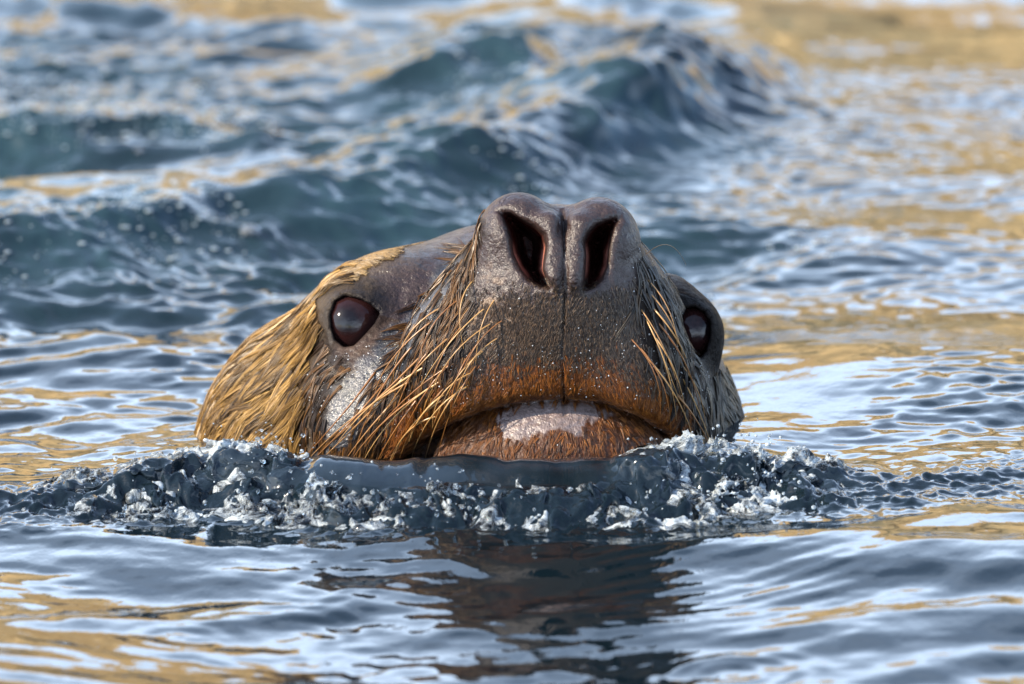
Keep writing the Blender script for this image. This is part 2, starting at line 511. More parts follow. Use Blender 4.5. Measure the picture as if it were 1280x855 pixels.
NOSTRIL_A = [(626, 265), (639, 266), (654, 275), (668, 283), (680, 293), (682, 309), (679, 326), (678, 337), (687, 359),
             (675, 357), (661, 349), (650, 334), (642, 317), (639, 298), (634, 283)]
NOSTRIL_B = [(774, 273), (761, 275), (745, 282), (735, 293), (731, 303), (733, 318), (732, 337), (730, 361), (741, 358),
             (752, 347), (758, 333), (760, 314), (764, 296), (768, 284)]
MOUTH = [(470, 600), (488, 574), (520, 553), (560, 530), (600, 513), (640, 503), (700, 497), (750, 500), (800, 519), (830, 540),
         (853, 567), (866, 600), (866, 800), (470, 800)]
EYE_A = [(414.6, 394), (420, 378), (432, 371.5), (449, 375), (462, 382), (473, 392), (467, 404), (455, 418), (443, 430),
         (431, 432), (420, 423), (415.5, 409)]
EYE_B = [(848, 396), (856, 387), (869, 385), (880, 392), (887, 404), (887, 420), (882, 437), (875, 445), (866, 440), (857, 427), (849, 410)]
EA, RA = P(444, 405, 268), 44.0
EB, RB = P(861, 415, 292), 38.0

def flat_pts(pts, d):
    return [(lambda q: (q[0], -q[2]))(P(x, y, d)) for x, y in pts]

MOUTH_3 = flat_pts(MOUTH, 70)
def grown(pts, g):
    cx, cy = np.mean([q[0] for q in pts]), np.mean([q[1] for q in pts])
    return [(cx + (x - cx) * g, cy + (y - cy) * g) for x, y in pts]

EYE_A3 = flat_pts(grown(EYE_A, 1.10), 230)
EYE_B3 = flat_pts(grown(EYE_B, 1.10), 262)

def sdf(p):
    x, d, z = p[:, 0], p[:, 1], p[:, 2]
    # skull, neck and trunk
    f = ell(p, P(640, 508, 430), (235, 190, 240))
    f = smin(f, ell(p, P(405, 622, 430), (172, 186, 240)), 60)
    f = smin(f, ell(p, P(800, 606, 430), (142, 178, 240)), 60)
    f = smin(f, ell(p, P(585, 745, 640), (345, 285, 385)), 80)
    f = smin(f, ell(p, P(540, 900, 1250), (420, 800, 330)), 160)
    # brows and cheeks
    f = smin(f, ell(p, P(492, 424, 330), (112, 98, 110)), 75)
    f = smin(f, ell(p, P(838, 422, 325), (44, 62, 80)), 50)
    f = smin(f, ell(p, P(808, 440, 310), (62, 80, 84)), 40)
    f = smin(f, ell(p, P(480, 530, 260), (110, 110, 130)), 50)
    f = smin(f, ell(p, P(800, 520, 270), (95, 110, 130)), 50)
    # bridge of the muzzle
    f = smin(f, cone(p, P(695, 345, 110), P(640, 430, 330), 80, 118), 40)
    # muzzle: nose, upper lip, whisker pads
    m = ell(p, P(696, 346, 96), (106, 80, 84))
    m = smin(m, ell(p, P(696, 385, 118), (124, 90, 112)), 30)
    m = smin(m, ell(p, P(692, 432, 150), (165, 105, 152)), 50)
    m = smin(m, ell(p, P(592, 470, 140), (96, 92, 112)), 40)
    m = smin(m, ell(p, P(785, 465, 145), (76, 92, 112)), 40)
    m = smin(m, ell(p, P(530, 530, 200), (90, 70, 90)), 40)
    m = smin(m, ell(p, P(648, 298, 80), (53, 55, 58)), 12)
    m = smin(m, ell(p, P(748, 304, 82), (53, 54, 58)), 12)
    # fleshy rims of the nostrils
    m = smin(m, cone(p, P(687, 284, 40), P(692, 345, 22), 20, 18), 16)
    m = smin(m, cone(p, P(726, 286, 40), P(720, 345, 22), 20, 16), 16)
    # the mouth is cut out under the upper lip
    m = ssub(m, np.maximum(poly2d(x, z, MOUTH_3), d - 210), 14)
    f = ssub(f, np.maximum(poly2d(x, z, MOUTH_3), d - 210), 14)
    f = smin(f, m, 26)
    # lower jaw
    j = ell(p, P(690, 596, 140), (152, 97, 118))
    f = smin(f, j, 5)
    # nostrils and the groove between them
    for pts in (NOSTRIL_A, NOSTRIL_B):
        f = ssub(f, np.maximum(poly2d(x, z, flat_pts(pts, 30)) - 1.5 + np.maximum(d - 30, 0) * 0.10, d - 190), 10)
    f = ssub(f, cone(p, P(698, 236, 90), P(706, 300, 8), 6.0, 3.5), 12)
    f = ssub(f, cone(p, P(706, 300, 6), P(706, 360, 6), 3.0, 3.0), 8)
    # the fold down the middle of the upper lip
    xg = 705 + 2.0 * np.sin(z / 31.0)
    g = np.maximum(np.maximum(np.abs(x - xg) - 1.4, -f - 5.5), np.maximum(d - 120, np.maximum(z + 262, -z - 520)))
    f = ssub(f, g, 4)
    # lids round the eyes
    for E, R, pts, k in ((EA, RA, EYE_A3, 30), (EB, RB, EYE_B3, 40)):
        r = np.sqrt(((p - E) ** 2).sum(1)) - R
        f = smin(f, r - 3.5, k)
        q = poly2d(x, z, pts)
        fr = d - E[1] + 6
        rim = np.maximum(np.sqrt((q - 4) ** 2 + (r - 3) ** 2) - 3.6, fr)
        f = smin(f, rim, 7)
        f = ssub(f, np.maximum(q + 1, d - E[1]), 4)
    return f

def sdf_big(p, chunk=400000):
    return np.concatenate([sdf(p[i:i + chunk]) for i in range(0, len(p), chunk)])

def grad(p, e=1.0):
    g = np.stack([sdf_big(p + np.eye(3, dtype=np.float32)[k] * e) - sdf_big(p - np.eye(3, dtype=np.float32)[k] * e) for k in range(3)], 1)
    return g / np.maximum(np.linalg.norm(g, axis=1, keepdims=True), 1e-6)

def project(p, steps=2, off=0.0):
    for _ in range(steps):
        g = grad(p)
        p = p - g * np.clip(sdf_big(p) - off, -6, 6)[:, None]
    return p.astype(np.float32)

H0 = 5.0
lo = np.array([190, -30, -780], np.float32); hi = np.array([1000, 1120, -220], np.float32)
dims = np.ceil((hi - lo) / H0).astype(int)
gx, gy, gz = [lo[k] + H0 * np.arange(dims[k], dtype=np.float32) for k in range(3)]
G = np.stack(np.meshgrid(gx, gy, gz, indexing='ij'), -1).reshape(-1, 3)
# a coarse look first: only the cells near the skin are worked out in full
Fv = np.empty(dims, np.float32)
st = 4
sub = np.ix_(np.arange(0, dims[0], st), np.arange(0, dims[1], st), np.arange(0, dims[2], st))
coarse = sdf_big(G.reshape(*dims, 3)[sub].reshape(-1, 3)).reshape([len(a.ravel()) for a in sub])
Fv = np.repeat(np.repeat(np.repeat(coarse, st, 0), st, 1), st, 2)[:dims[0], :dims[1], :dims[2]].copy()
near = np.abs(Fv) < st * H0 * 3.2
Fv[near] = sdf_big(G[near.ravel()])
hv, hf = surface_nets(Fv, H0, lo)
del G
hv, hf = subdivide(hv, hf)
hv = project(hv, 2)
# finer skin on everything that stands above the water in front
cen = hv[hf].mean(1)
print('head mesh', len(hv), len(hf), round(time.time() - T0, 1))

BASE = to_world(P(640, 600, 300)); BASE[2] = -0.02
sea_lion = bpy.data.objects.new('sea_lion', None)
COL.objects.link(sea_lion)
sea_lion.location = BASE
sea_lion['label'] = 'wet brown sea lion swimming with its nose raised out of the water'
sea_lion['category'] = 'sea lion'

def local(p):
    return to_world(p) - BASE


KP = 1 + hv[:, 1] * S / DIST
PX = 640 + (hv[:, 0] - 640) / KP
PY = 427.5 + (-hv[:, 2] - 427.5) / KP

GOLD_EDGE = [(575, 266), (552, 286), (520, 304), (488, 324), (455, 344), (412, 350), (398, 375), (392, 410), (384, 450), (380, 500),
             (380, 560), (380, 640), (150, 640), (150, 200), (575, 200)]
WETSTRIP = [(500, 398), (472, 432), (432, 470), (408, 520), (396, 575), (432, 578), (452, 540), (482, 484), (520, 432), (552, 372), (578, 310), (560, 312), (528, 366)]
PAD_EDGE = [(604, 262), (570, 318), (535, 372), (500, 425), (470, 480), (430, 540), (390, 600), (500, 600), (530, 540), (575, 500),
            (600, 460), (590, 420), (588, 380), (592, 330), (604, 290)]
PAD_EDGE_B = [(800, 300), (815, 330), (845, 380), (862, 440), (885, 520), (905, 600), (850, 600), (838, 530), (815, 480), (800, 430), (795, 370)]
DARK_CHEEK = [(395, 405), (412, 432), (440, 448), (432, 474), (410, 518), (398, 576), (350, 610), (368, 540), (378, 470)]
PATCH = [(612, 527), (632, 512), (660, 502), (700, 495), (735, 502), (765, 512), (772, 519), (752, 524), (735, 530), (730, 545),
         (700, 541), (672, 545), (650, 554), (630, 548), (622, 535)]
LIP = [(470, 600), (488, 574), (520, 553), (560, 530), (600, 513), (640, 503), (700, 497), (750, 500), (800, 519), (830, 540), (853, 567), (866, 600)]

def img(p):
    k = 1 + p[:, 1] * S / DIST
    return 640 + (p[:, 0] - 640) / k, 427.5 + (-p[:, 2] - 427.5) / k

def coat(p):
    """pigment of the skin and the under-fur, and the share of each kind of hair, at points of the body"""
    px, py = img(p)
    d = p[:, 1]
    w = 9 * fbm(px / 22, py / 22, 0.0, 3, 3) + 5 * noise(px / 6, py / 6, 0.0, 9)
    gold = sstep(8, -8, poly2d(px, -py, GOLD_EDGE) + w) * sstep(120, 200, d)
    rearb = sstep(880, 900, px + 0.3 * w + (py - 470) * 0.10) * sstep(450, 480, py)
    lip_y = np.interp(px, [q[0] for q in LIP], [q[1] for q in LIP]).astype(np.float32)
    up = lip_y - py
    centre = np.exp(-((px - 690) / 110) ** 2)
    band = sstep(86 - 14 * centre, 14, up + w * 1.7) * (px > 480) * (px < 868) * (d < 260)
    chin = ((up < 2) & (d < 235) & (px > 520) & (px < 850)).astype(np.float32)
    patch = sstep(3, -3, poly2d(px, -py, PATCH) + 3 + 5 * noise(px / 5.0, py / 14.0, 0.0, 68) + 0.5 * w) * chin
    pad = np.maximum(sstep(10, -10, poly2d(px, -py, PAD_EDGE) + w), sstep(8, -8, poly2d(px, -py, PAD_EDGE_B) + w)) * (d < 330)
    pad = np.maximum(pad, sstep(6, -6, poly2d(px, -py, DARK_CHEEK) + 0.6 * w) * (1 - gold) * (d < 420)) * (1 - band)
    muzz = sstep(355, 400, py + w) * (1 - pad) * (1 - band) * sstep(8, 30, up) * (d < 220)
    return px, py, gold, rearb, band * (1 - chin), chin, patch, pad, muzz

def mix(a, b, t):
    return a + (np.asarray(b, np.float32) - a) * t[:, None]

px, py, gold, rearb, band, chin, patch, pad, muzz = coat(hv)
c = np.tile(np.array([0.028, 0.0165, 0.0145], np.float32), (len(hv), 1))
sp = noise(px / 5, py / 5, 0.0, 21) * 0.5 + 0.5
blotch = sstep(0.25, 0.6, fbm(px / 16, py / 16, 0.0, 33, 3))
c = mix(c, (0.050, 0.032, 0.022), muzz * (0.5 + 0.5 * sp))
c = mix(c, (0.13, 0.085, 0.055), sstep(0.15, 0.5, fbm(px / 9, py / 9, 0.0, 44, 3)) * sstep(665, 620, px) * sstep(310, 380, py) * (hv[:, 1] < 170) * 0.9)
c = mix(c, (0.012, 0.008, 0.006), pad * 0.95)
rimA = np.sqrt(((hv - EA) ** 2).sum(1)); rimB = np.sqrt(((hv - EB) ** 2).sum(1))
lids = np.maximum(sstep(78, 52, rimA), sstep(95, 55, rimB))
c = mix(c, (0.008, 0.007, 0.008), lids)
c = mix(c, (0.010, 0.008, 0.007), sstep(770, 850, px) * (hv[:, 1] < 420) * 0.8)  # right side of the face: its shade painted into the skin colour
c = mix(c, (0.060, 0.042, 0.026), sstep(30, -25, poly2d(px, -py, GOLD_EDGE) - 10 + 1.5 * 9 * fbm(px / 14, py / 14, 0.0, 65, 3)) * (hv[:, 1] > 200) * 0.8)
c = mix(c, (0.030, 0.017, 0.007), gold * sstep(560, 470, px))
c = mix(c, (0.03, 0.024, 0.018), rearb)  # right of the neck, darkened with painted shade
strip = sstep(6, -8, poly2d(px, -py, WETSTRIP) + 1.2 * (9 * fbm(px / 18, py / 18, 0.0, 63, 3))) * (hv[:, 1] < 320)
c = mix(c, (0.035, 0.033, 0.036), strip)
c = mix(c, (0.008, 0.007, 0.007), strip * sstep(0.0, 0.25, fbm(px / 9, py / 12, 0.0, 64, 3)))
c = mix(c, (0.09, 0.027, 0.005), band)
c = mix(c, (0.05, 0.016, 0.004), chin)
c = mix(c, (0.125, 0.092, 0.086), patch)
deep = np.zeros(len(hv), np.float32)
for pts, nd in ((NOSTRIL_A, 30), (NOSTRIL_B, 30)):
    q = poly2d(hv[:, 0], hv[:, 2], flat_pts(pts, nd))
    deep = np.maximum(deep, sstep(3, -2, q) * sstep(40, 70, hv[:, 1]))
c = mix(c, (0.05, 0.014, 0.011), deep)
inner = np.zeros(len(hv), np.float32)
for pts in (NOSTRIL_A, NOSTRIL_B):
    q = poly2d(hv[:, 0], hv[:, 2], flat_pts(pts, 30))
    inner = np.maximum(inner, sstep(3, -1, q) * sstep(300, 318, py) * sstep(352, 338, py) * sstep(110, 60, hv[:, 1]))
c = mix(c, (0.40, 0.15, 0.11), inner * (deep > 0.1))  # flesh pink made brighter: sunlight on the nostril walls painted in
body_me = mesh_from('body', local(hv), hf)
set_col(body_me, 'pigment', c)  # skin colours plus the painted shade and sunlight above
# how wet and bare the skin is: bare skin shines, furred skin is dull between the hairs
bare = (1 - 0.25 * sstep(150, 110, hv[:, 1]) * (1 - patch)) * (1 - np.clip(gold + rearb + band + chin * (1 - patch) + pad * 0.6 + 0.6 * muzz, 0, 1))
bare = np.clip(np.maximum(bare * 0.45, strip * 0.75), 0, 1)
shine = np.clip(0.30 - 0.22 * pad - 0.15 * muzz + 0.2 * patch + 0.35 * strip - 0.28 * deep - 0.15 * gold - 0.12 * sstep(770, 850, px) - 0.2 * lids, 0.02, 1)  # shine also lowered on the right to deepen the shade there
set_col(body_me, 'bare', np.stack([bare * (1 - 0.95 * lids), shine, deep], 1))

m_skin, nt, bsdf = material('wet_skin')
at = node(nt, 'ShaderNodeVertexColor', layer_name='pigment')
ab = node(nt, 'ShaderNodeVertexColor', layer_name='bare')
sep = node(nt, 'ShaderNodeSeparateColor')
nt.links.new(ab.outputs['Color'], sep.inputs['Color'])
tc = node(nt, 'ShaderNodeTexCoord')
n1 = node(nt, 'ShaderNodeTexNoise', **{'Scale': 420.0, 'Detail': 4.0, 'Roughness': 0.6})
n2 = node(nt, 'ShaderNodeTexNoise', **{'Scale': 95.0, 'Detail': 5.0, 'Roughness': 0.65})
v1 = node(nt, 'ShaderNodeTexVoronoi', **{'Scale': 330.0})
v1.feature = 'DISTANCE_TO_EDGE'
for n in (n1, n2, v1):
    nt.links.new(tc.outputs['Object'], n.inputs['Vector'])
cr = node(nt, 'ShaderNodeMapRange', **{'From Min': 0.3, 'From Max': 0.7, 'To Min': 0.65, 'To Max': 1.3})
nt.links.new(n1.outputs['Fac'], cr.inputs['Value'])
mul = node(nt, 'ShaderNodeVectorMath', operation='MULTIPLY')
nt.links.new(at.outputs['Color'], mul.inputs[0]); nt.links.new(cr.outputs['Result'], mul.inputs[1])
nt.links.new(mul.outputs['Vector'], bsdf.inputs['Base Color'])
rr = node(nt, 'ShaderNodeMapRange', **{'From Min': 0.35, 'From Max': 0.65, 'To Min': 0.30, 'To Max': 0.55})
nt.links.new(n2.outputs['Fac'], rr.inputs['Value'])
nt.links.new(rr.outputs['Result'], bsdf.inputs['Roughness'])
b1 = node(nt, 'ShaderNodeBump', **{'Strength': 0.5, 'Distance': 0.0006})
b2 = node(nt, 'ShaderNodeBump', **{'Strength': 0.35, 'Distance': 0.0003})
b3 = node(nt, 'ShaderNodeBump', **{'Strength': 0.9, 'Distance': 0.004})
nt.links.new(n1.outputs['Fac'], b1.inputs['Height'])
nt.links.new(v1.outputs['Distance'], b2.inputs['Height'])
nt.links.new(n2.outputs['Fac'], b3.inputs['Height'])
nt.links.new(b3.outputs['Normal'], b1.inputs['Normal'])
nt.links.new(b1.outputs['Normal'], b2.inputs['Normal'])
nt.links.new(b2.outputs['Normal'], bsdf.inputs['Normal'])
nt.links.new(sep.outputs['Green'], bsdf.inputs['Specular IOR Level'])
bsdf.inputs['Coat Weight'].default_value = 0.35
bsdf.inputs['Coat Roughness'].default_value = 0.15
cw = node(nt, 'ShaderNodeMath', operation='MULTIPLY')
cw.inputs[1].default_value = 0.6
nt.links.new(sep.outputs['Red'], cw.inputs[0])
nt.links.new(cw.outputs['Value'], bsdf.inputs['Coat Weight'])
nt.links.new(b3.outputs['Normal'], bsdf.inputs['Coat Normal'])
body = link('body', body_me, m_skin, sea_lion)

# ------------------------------------------------------------------ eyes
m_eye, nt, bsdf = material('eye_ball')
tc = node(nt, 'ShaderNodeTexCoord')
nz = node(nt, 'ShaderNodeTexNoise', **{'Scale': 180.0, 'Detail': 3.0})
nt.links.new(tc.outputs['Object'], nz.inputs['Vector'])
sx = node(nt, 'ShaderNodeSeparateXYZ')
nrm = node(nt, 'ShaderNodeVectorMath', operation='NORMALIZE')
nt.links.new(tc.outputs['Object'], nrm.inputs[0]); nt.links.new(nrm.outputs['Vector'], sx.inputs['Vector'])
rp = node(nt, 'ShaderNodeValToRGB')
el = rp.color_ramp.elements
el[0].position = 0.0; el[0].color = (0.012, 0.006, 0.006, 1)
el[1].position = 1.0; el[1].color = (0.004, 0.0025, 0.003, 1)
for pos, cc in ((0.15, (0.012, 0.005, 0.006, 1)), (0.45, (0.010, 0.004, 0.004, 1)), (0.68, (0.015, 0.0055, 0.0055, 1)), (0.90, (0.015, 0.0055, 0.0055, 1)), (0.95, (0.010, 0.004, 0.004, 1))):
    e = el.new(pos); e.color = cc
ad = node(nt, 'ShaderNodeMath', operation='MULTIPLY_ADD')
ad.inputs[1].default_value = 0.06
nt.links.new(nz.outputs['Fac'], ad.inputs[0]); nt.links.new(sx.outputs['Z'], ad.inputs[2])
nt.links.new(ad.outputs['Value'], rp.inputs['Fac'])
nt.links.new(rp.outputs['Color'], bsdf.inputs['Base Color'])
bsdf.inputs['Roughness'].default_value = 0.06
bsdf.inputs['IOR'].default_value = 1.34

def eyeball(c, r, look):
    nu, nv = 64, 40
    th = np.linspace(0, math.pi, nv); ph = np.linspace(0, 2 * math.pi, nu, endpoint=False)
    TH, PH = np.meshgrid(th, ph, indexing='ij')
    rad = r * S * (1 + 0.035 * np.exp(-(TH / 0.75) ** 4))      # the cornea stands a little proud
    v = np.stack([rad * np.sin(TH) * np.cos(PH), rad * np.sin(TH) * np.sin(PH), rad * np.cos(TH)], -1).reshape(-1, 3)
    i = np.arange(nv - 1)[:, None] * nu; j = np.arange(nu)[None, :]; jn = (j + 1) % nu
    f = np.stack([i + j, i + nu + j, i + nu + jn, i + jn], -1).reshape(-1, 4)
    o = link('eye', mesh_from('eye', v, f), m_eye, sea_lion)
    o.location = local(c)
    o.rotation_euler = Vector(vec_world(np.array(look))).to_track_quat('Z', 'Y').to_euler()
    return o

eyeball(EA, RA, (-0.25, -1.0, 0.12))
eyeball(EB, RB, (0.75, -0.7, 0.10))

# ------------------------------------------------------------------ fur: wet locks that lie along the skin
NOSE = P(705, 300, 120)
fc = hv[hf].mean(1)
fa = np.linalg.norm(np.cross(hv[hf[:, 2]] - hv[hf[:, 0]], hv[hf[:, 3]] - hv[hf[:, 1]]), axis=1) / 2
fpx, fpy, fgold, frear, fband, fchin, fpatch, fpad, fmuzz = coat(fc)
fn = grad(fc)

def flow(p, n, down):
    w = p - NOSE
    w = w / np.linalg.norm(w, axis=1, keepdims=True)
    w = w + np.array([0, 0, -down], np.float32)
    w = w - n * (w * n).sum(1, keepdims=True)
    return w / np.maximum(np.linalg.norm(w, axis=1, keepdims=True), 1e-6)

def sample(mask, count):
    pr = fa * mask
    i = rng.choice(len(fc), count, p=pr / pr.sum())
    j = rng.random((count, 2)).astype(np.float32)
    q = hv[hf[i]]
    p = (q[:, 0] * (1 - j[:, :1]) + q[:, 1] * j[:, :1]) * (1 - j[:, 1:]) + (q[:, 3] * (1 - j[:, :1]) + q[:, 2] * j[:, :1]) * j[:, 1:]
    return p.astype(np.float32), i

def sweep(paths, frames_n, width, sides, thick=0.6):
    """paths (n,k,3): tapered rods along many paths -> verts, faces"""
    n, k, _ = paths.shape
    t = np.gradient(paths, axis=1)
    t /= np.maximum(np.linalg.norm(t, axis=2, keepdims=True), 1e-6)
    b = np.cross(t, frames_n); b /= np.maximum(np.linalg.norm(b, axis=2, keepdims=True), 1e-6)
    m = np.cross(b, t)
    an = np.arange(sides) * 2 * math.pi / sides
    ring = (b[:, :, None, :] * np.cos(an)[None, None, :, None] + m[:, :, None, :] * (np.sin(an) * thick)[None, None, :, None])
    v = paths[:, :, None, :] + ring * width[:, :, None, None]
    base = (np.arange(n) * k * sides)[:, None, None]
    i = (np.arange(k - 1) * sides)[None, :, None]; j = np.arange(sides)[None, None, :]; jn = (j + 1) % sides
    f = np.stack([base + i + j, base + i + jn, base + i + sides + jn, base + i + sides + j], -1).reshape(-1, 4)
    return v.reshape(-1, 3), f

def locks(mask, clumps, per, length, width, spread, down, steps=6, lift=1.5, wob=0.25, conv=0.85, seed=1, turn=0.0):
    p, fi = sample(mask, clumps)
    n = grad(p)
    L = length * (0.6 + 0.8 * rng.random(clumps)).astype(np.float32)
    pts = [p]; nn = [n]
    side = (rng.normal(size=clumps) * wob).astype(np.float32)
    for s in range(steps - 1):
        g = flow(p, n, down)
        bi = np.cross(n, g)
        wv = side + turn + 0.5 * noise(p[:, 0] / 30, p[:, 2] / 30, 0.0, seed).astype(np.float32) * wob * 2
        g = g + bi * wv[:, None]
        p = p + g * (L / (steps - 1))[:, None]
        p = project(p, 2, 0.0)
        n = grad(p)
        pts.append(p); nn.append(n)
    C = np.stack(pts, 1); N = np.stack(nn, 1)
    t = np.linspace(0, 1, steps)
    C = C + N * (lift * (0.25 + np.sin(t * math.pi * 0.75)) * (0.6 + 0.8 * rng.random(clumps)[:, None]))[:, :, None]
    T = np.gradient(C, axis=1); B = np.cross(N, T); B /= np.maximum(np.linalg.norm(B, axis=2, keepdims=True), 1e-6)
    a = (rng.normal(size=(clumps, per)) * spread)[:, :, None]
    hgt = (rng.random((clumps, per)) * spread * 0.35)[:, :, None]
    cv = (1 - conv * t ** 0.8)[None, None, :]
    len_j = (0.75 + 0.25 * rng.random((clumps, per)))[:, :, None, None]
    path = C[:, None] + B[:, None] * (a * cv)[..., None] + N[:, None] * (hgt * cv)[..., None]
    path = path[:, :, :1] + (path - path[:, :, :1]) * len_j
    W = width * (0.6 + 0.8 * rng.random((clumps, per)))[:, :, None] * np.sqrt(np.clip(1.04 - t ** 2, 0, 1))[None, None, :]
    NN = np.broadcast_to(N[:, None], path.shape)
    m = clumps * per
    v, f = sweep(path.reshape(m, steps, 3), NN.reshape(m, steps, 3), W.reshape(m, steps), 3)
    owner = np.repeat(np.arange(m) // per, steps * 3)
    hair = np.repeat(np.arange(m), steps * 3)
    along = np.tile(np.repeat(t, 3), m)
    return v, f, owner, hair, along, fi

m_fur, nt, bsdf = material('wet_fur')
at = node(nt, 'ShaderNodeVertexColor', layer_name='pigment')
nt.links.new(at.outputs['Color'], bsdf.inputs['Base Color'])
bsdf.inputs['Roughness'].default_value = 0.38
bsdf.inputs['IOR'].default_value = 1.5
bsdf.inputs['Specular IOR Level'].default_value = 0.3
bsdf.inputs['Coat Weight'].default_value = 0.12
bsdf.inputs['Coat Roughness'].default_value = 0.2

def fur(name, mask, ramp, label=None, **kw):
    v, f, owner, hair, along, fi = locks(mask, **kw)
    r1 = rng.random(owner.max() + 1)
    r1 = np.where(rng.random(len(r1)) < 0.34, r1 * 0.25, 0.5 + 0.5 * r1)[owner]; r2 = rng.random(hair.max() + 1)[hair]
    q = np.clip(0.6 * r1 + 0.4 * r2, 0, 1)
    ramp = np.asarray(ramp, np.float32)
    xs = np.linspace(0, 1, len(ramp))
    col = np.stack([np.interp(q, xs, ramp[:, k]) for k in range(3)], 1).astype(np.float32)
    me = mesh_from(name, local(v), f)
    set_col(me, 'pigment', col)
    o = link(name, me, m_fur, sea_lion, kind='stuff')
    if label:
        o['label'] = label
    return o

above = (fpy < 640) * (fc[:, 1] < 560)
GOLD_RAMP = [(0.02, 0.009, 0.003), (0.09, 0.048, 0.013), (0.22, 0.122, 0.030), (0.40, 0.24, 0.068)]
fur('cheek_fur', fgold * above * sstep(330, 360, fpy + (470 - fpx) * 0.15), GOLD_RAMP, 'golden wet locks on the cheek and neck',
    clumps=1250, per=10, length=64, width=0.8, spread=5.0, down=0.5, steps=7, lift=4.5, seed=4)
fur('brow_fur', fgold * above * sstep(380, 330, fpy) * (0.04 + 0.96 * sstep(520, 440, fpx)), [(0.03, 0.016, 0.007), (0.10, 0.06, 0.022), (0.16, 0.10, 0.035), (0.25, 0.155, 0.055)], None,
    clumps=1500, per=5, length=24, width=0.7, spread=3.0, down=0.1, steps=4, lift=0.8, seed=5)
fur('neck_fur', frear * above, [(0.006, 0.005, 0.004), (0.02, 0.015, 0.010), (0.12, 0.08, 0.04)], None,  # right of the neck: shade painted into the hair colour
    clumps=500, per=7, length=48, width=1.1, spread=4.0, down=0.9, steps=6, lift=2.0, seed=6)
nape = (fc[:, 1] >= 470) * (to_world(fc)[:, 2] > -0.02)
fur('nape_fur', nape * 1.0, [(0.02, 0.010, 0.005), (0.07, 0.042, 0.018), (0.16, 0.10, 0.04), (0.24, 0.15, 0.06)], None,
    clumps=1100, per=6, length=30, width=0.9, spread=5.0, down=0.6, steps=6, lift=0.8, wob=0.15, seed=15)
fur('muzzle_fur', np.clip(fmuzz + 0.15, 0, 1) * (0.35 + 0.65 * sstep(600, 680, fpx)) * (fc[:, 1] < 190) * (fpx > 560) * (fpy > 350 + 14 * noise(fpx / 12, fpy / 12, 0.0, 77)) * (1 - fchin) * (1 - fpad) * (1 - fband),
    [(0.015, 0.010, 0.007), (0.035, 0.023, 0.016), (0.12, 0.075, 0.045)], None,
    clumps=5000, per=2, length=7, width=0.5, spread=1.6, down=0.6, steps=3, lift=0.8, seed=7)
fur('lip_fur', fband, [(0.03, 0.009, 0.002), (0.13, 0.040, 0.007), (0.26, 0.092, 0.018)], 'rust coloured short fur along the upper lip',
    clumps=4200, per=3, length=13, width=0.38, spread=1.6, down=0.6, steps=3, lift=0.9, seed=8)
fur('chin_fur', fchin * (1 - fpatch) * above, [(0.02, 0.006, 0.0015), (0.08, 0.024, 0.004), (0.22, 0.078, 0.013)], 'rust coloured wet fur on the chin',
    clumps=3200, per=4, length=15, width=0.42, spread=2.0, down=0.9, steps=4, lift=1.0, seed=9)
fur('pad_fur', fpad * above * (fpx >= 700), [(0.006, 0.004, 0.003), (0.012, 0.008, 0.006), (0.06, 0.032, 0.012)], None,  # right pad: the shade of that side painted into a near-black ramp
    clumps=330, per=5, length=34, width=0.9, spread=2.2, down=0.8, steps=5, lift=2.0, seed=14)
fur('pad_fur', fpad * above * (fpx < 700), [(0.007, 0.004, 0.002), (0.03, 0.013, 0.0035), (0.15, 0.065, 0.012)], None,
    clumps=560, per=5, length=34, width=0.9, spread=2.2, down=0.8, steps=5, lift=2.0, seed=10)
print('fur', round(time.time() - T0, 1))

# ------------------------------------------------------------------ whiskers, each a part
m_wh, nt, bsdf = material('whisker_horn')
oi = node(nt, 'ShaderNodeObjectInfo')
rp = node(nt, 'ShaderNodeValToRGB')
rp.color_ramp.elements[0].color = (0.16, 0.058, 0.010, 1)
rp.color_ramp.elements[1].color = (0.36, 0.21, 0.075, 1)
nt.links.new(oi.outputs['Random'], rp.inputs['Fac'])
nt.links.new(rp.outputs['Color'], bsdf.inputs['Base Color'])
bsdf.inputs['Roughness'].default_value = 0.3

from mathutils.bvhtree import BVHTree
_bvh = BVHTree.FromPolygons([tuple(a) for a in hv.tolist()], hf.tolist())

def skin_at(px, py):
    """first skin met along the line of sight through a photograph pixel, in the muzzle frame"""
    a = P(px, py, -200); b = P(px, py, 800)
    d = Vector((b - a).tolist())
    h = _bvh.ray_cast(Vector(a.tolist()), d.normalized())
    if h[0] is None:
        return None, None
    n = np.array(h[1]); g = grad(np.array([h[0]], np.float32))[0]
    return np.array(h[0], np.float32), g

def whisker(r, c, e, width, out):
    """root, middle and end as photograph pixels; the rod leaves the skin and bows outwards"""
    p0, n0 = skin_at(*r)
    if p0 is None:
        return
    pe, ne = skin_at(*e)
    de = p0[1] + out if pe is None else min(pe[1] - 10, p0[1] + 140)
    pm, nm = skin_at(*c)
    dm = (p0[1] + de) / 2 if pm is None else min(pm[1] - 8, (p0[1] + de) / 2)
    p2 = P(e[0], e[1], de); p1 = P(c[0], c[1], dm - 14)
    q = 2 * p1 - (p0 + p2) / 2
    t = np.linspace(0, 1, 12)[:, None]
    path = (p0 - n0 * 2) * (1 - t) ** 2 + 2 * q * t * (1 - t) + p2 * t ** 2
    w = 0.66 * width * (1 - 0.75 * t[:, 0])
    nn = np.tile(np.array([0.0, -1.0, 0.0]), (12, 1))
    v, f = sweep(path[None].astype(np.float64), nn[None], w[None], 6, 1.0)
    link('whisker', mesh_from('whisker', local(v), f), m_wh, sea_lion)

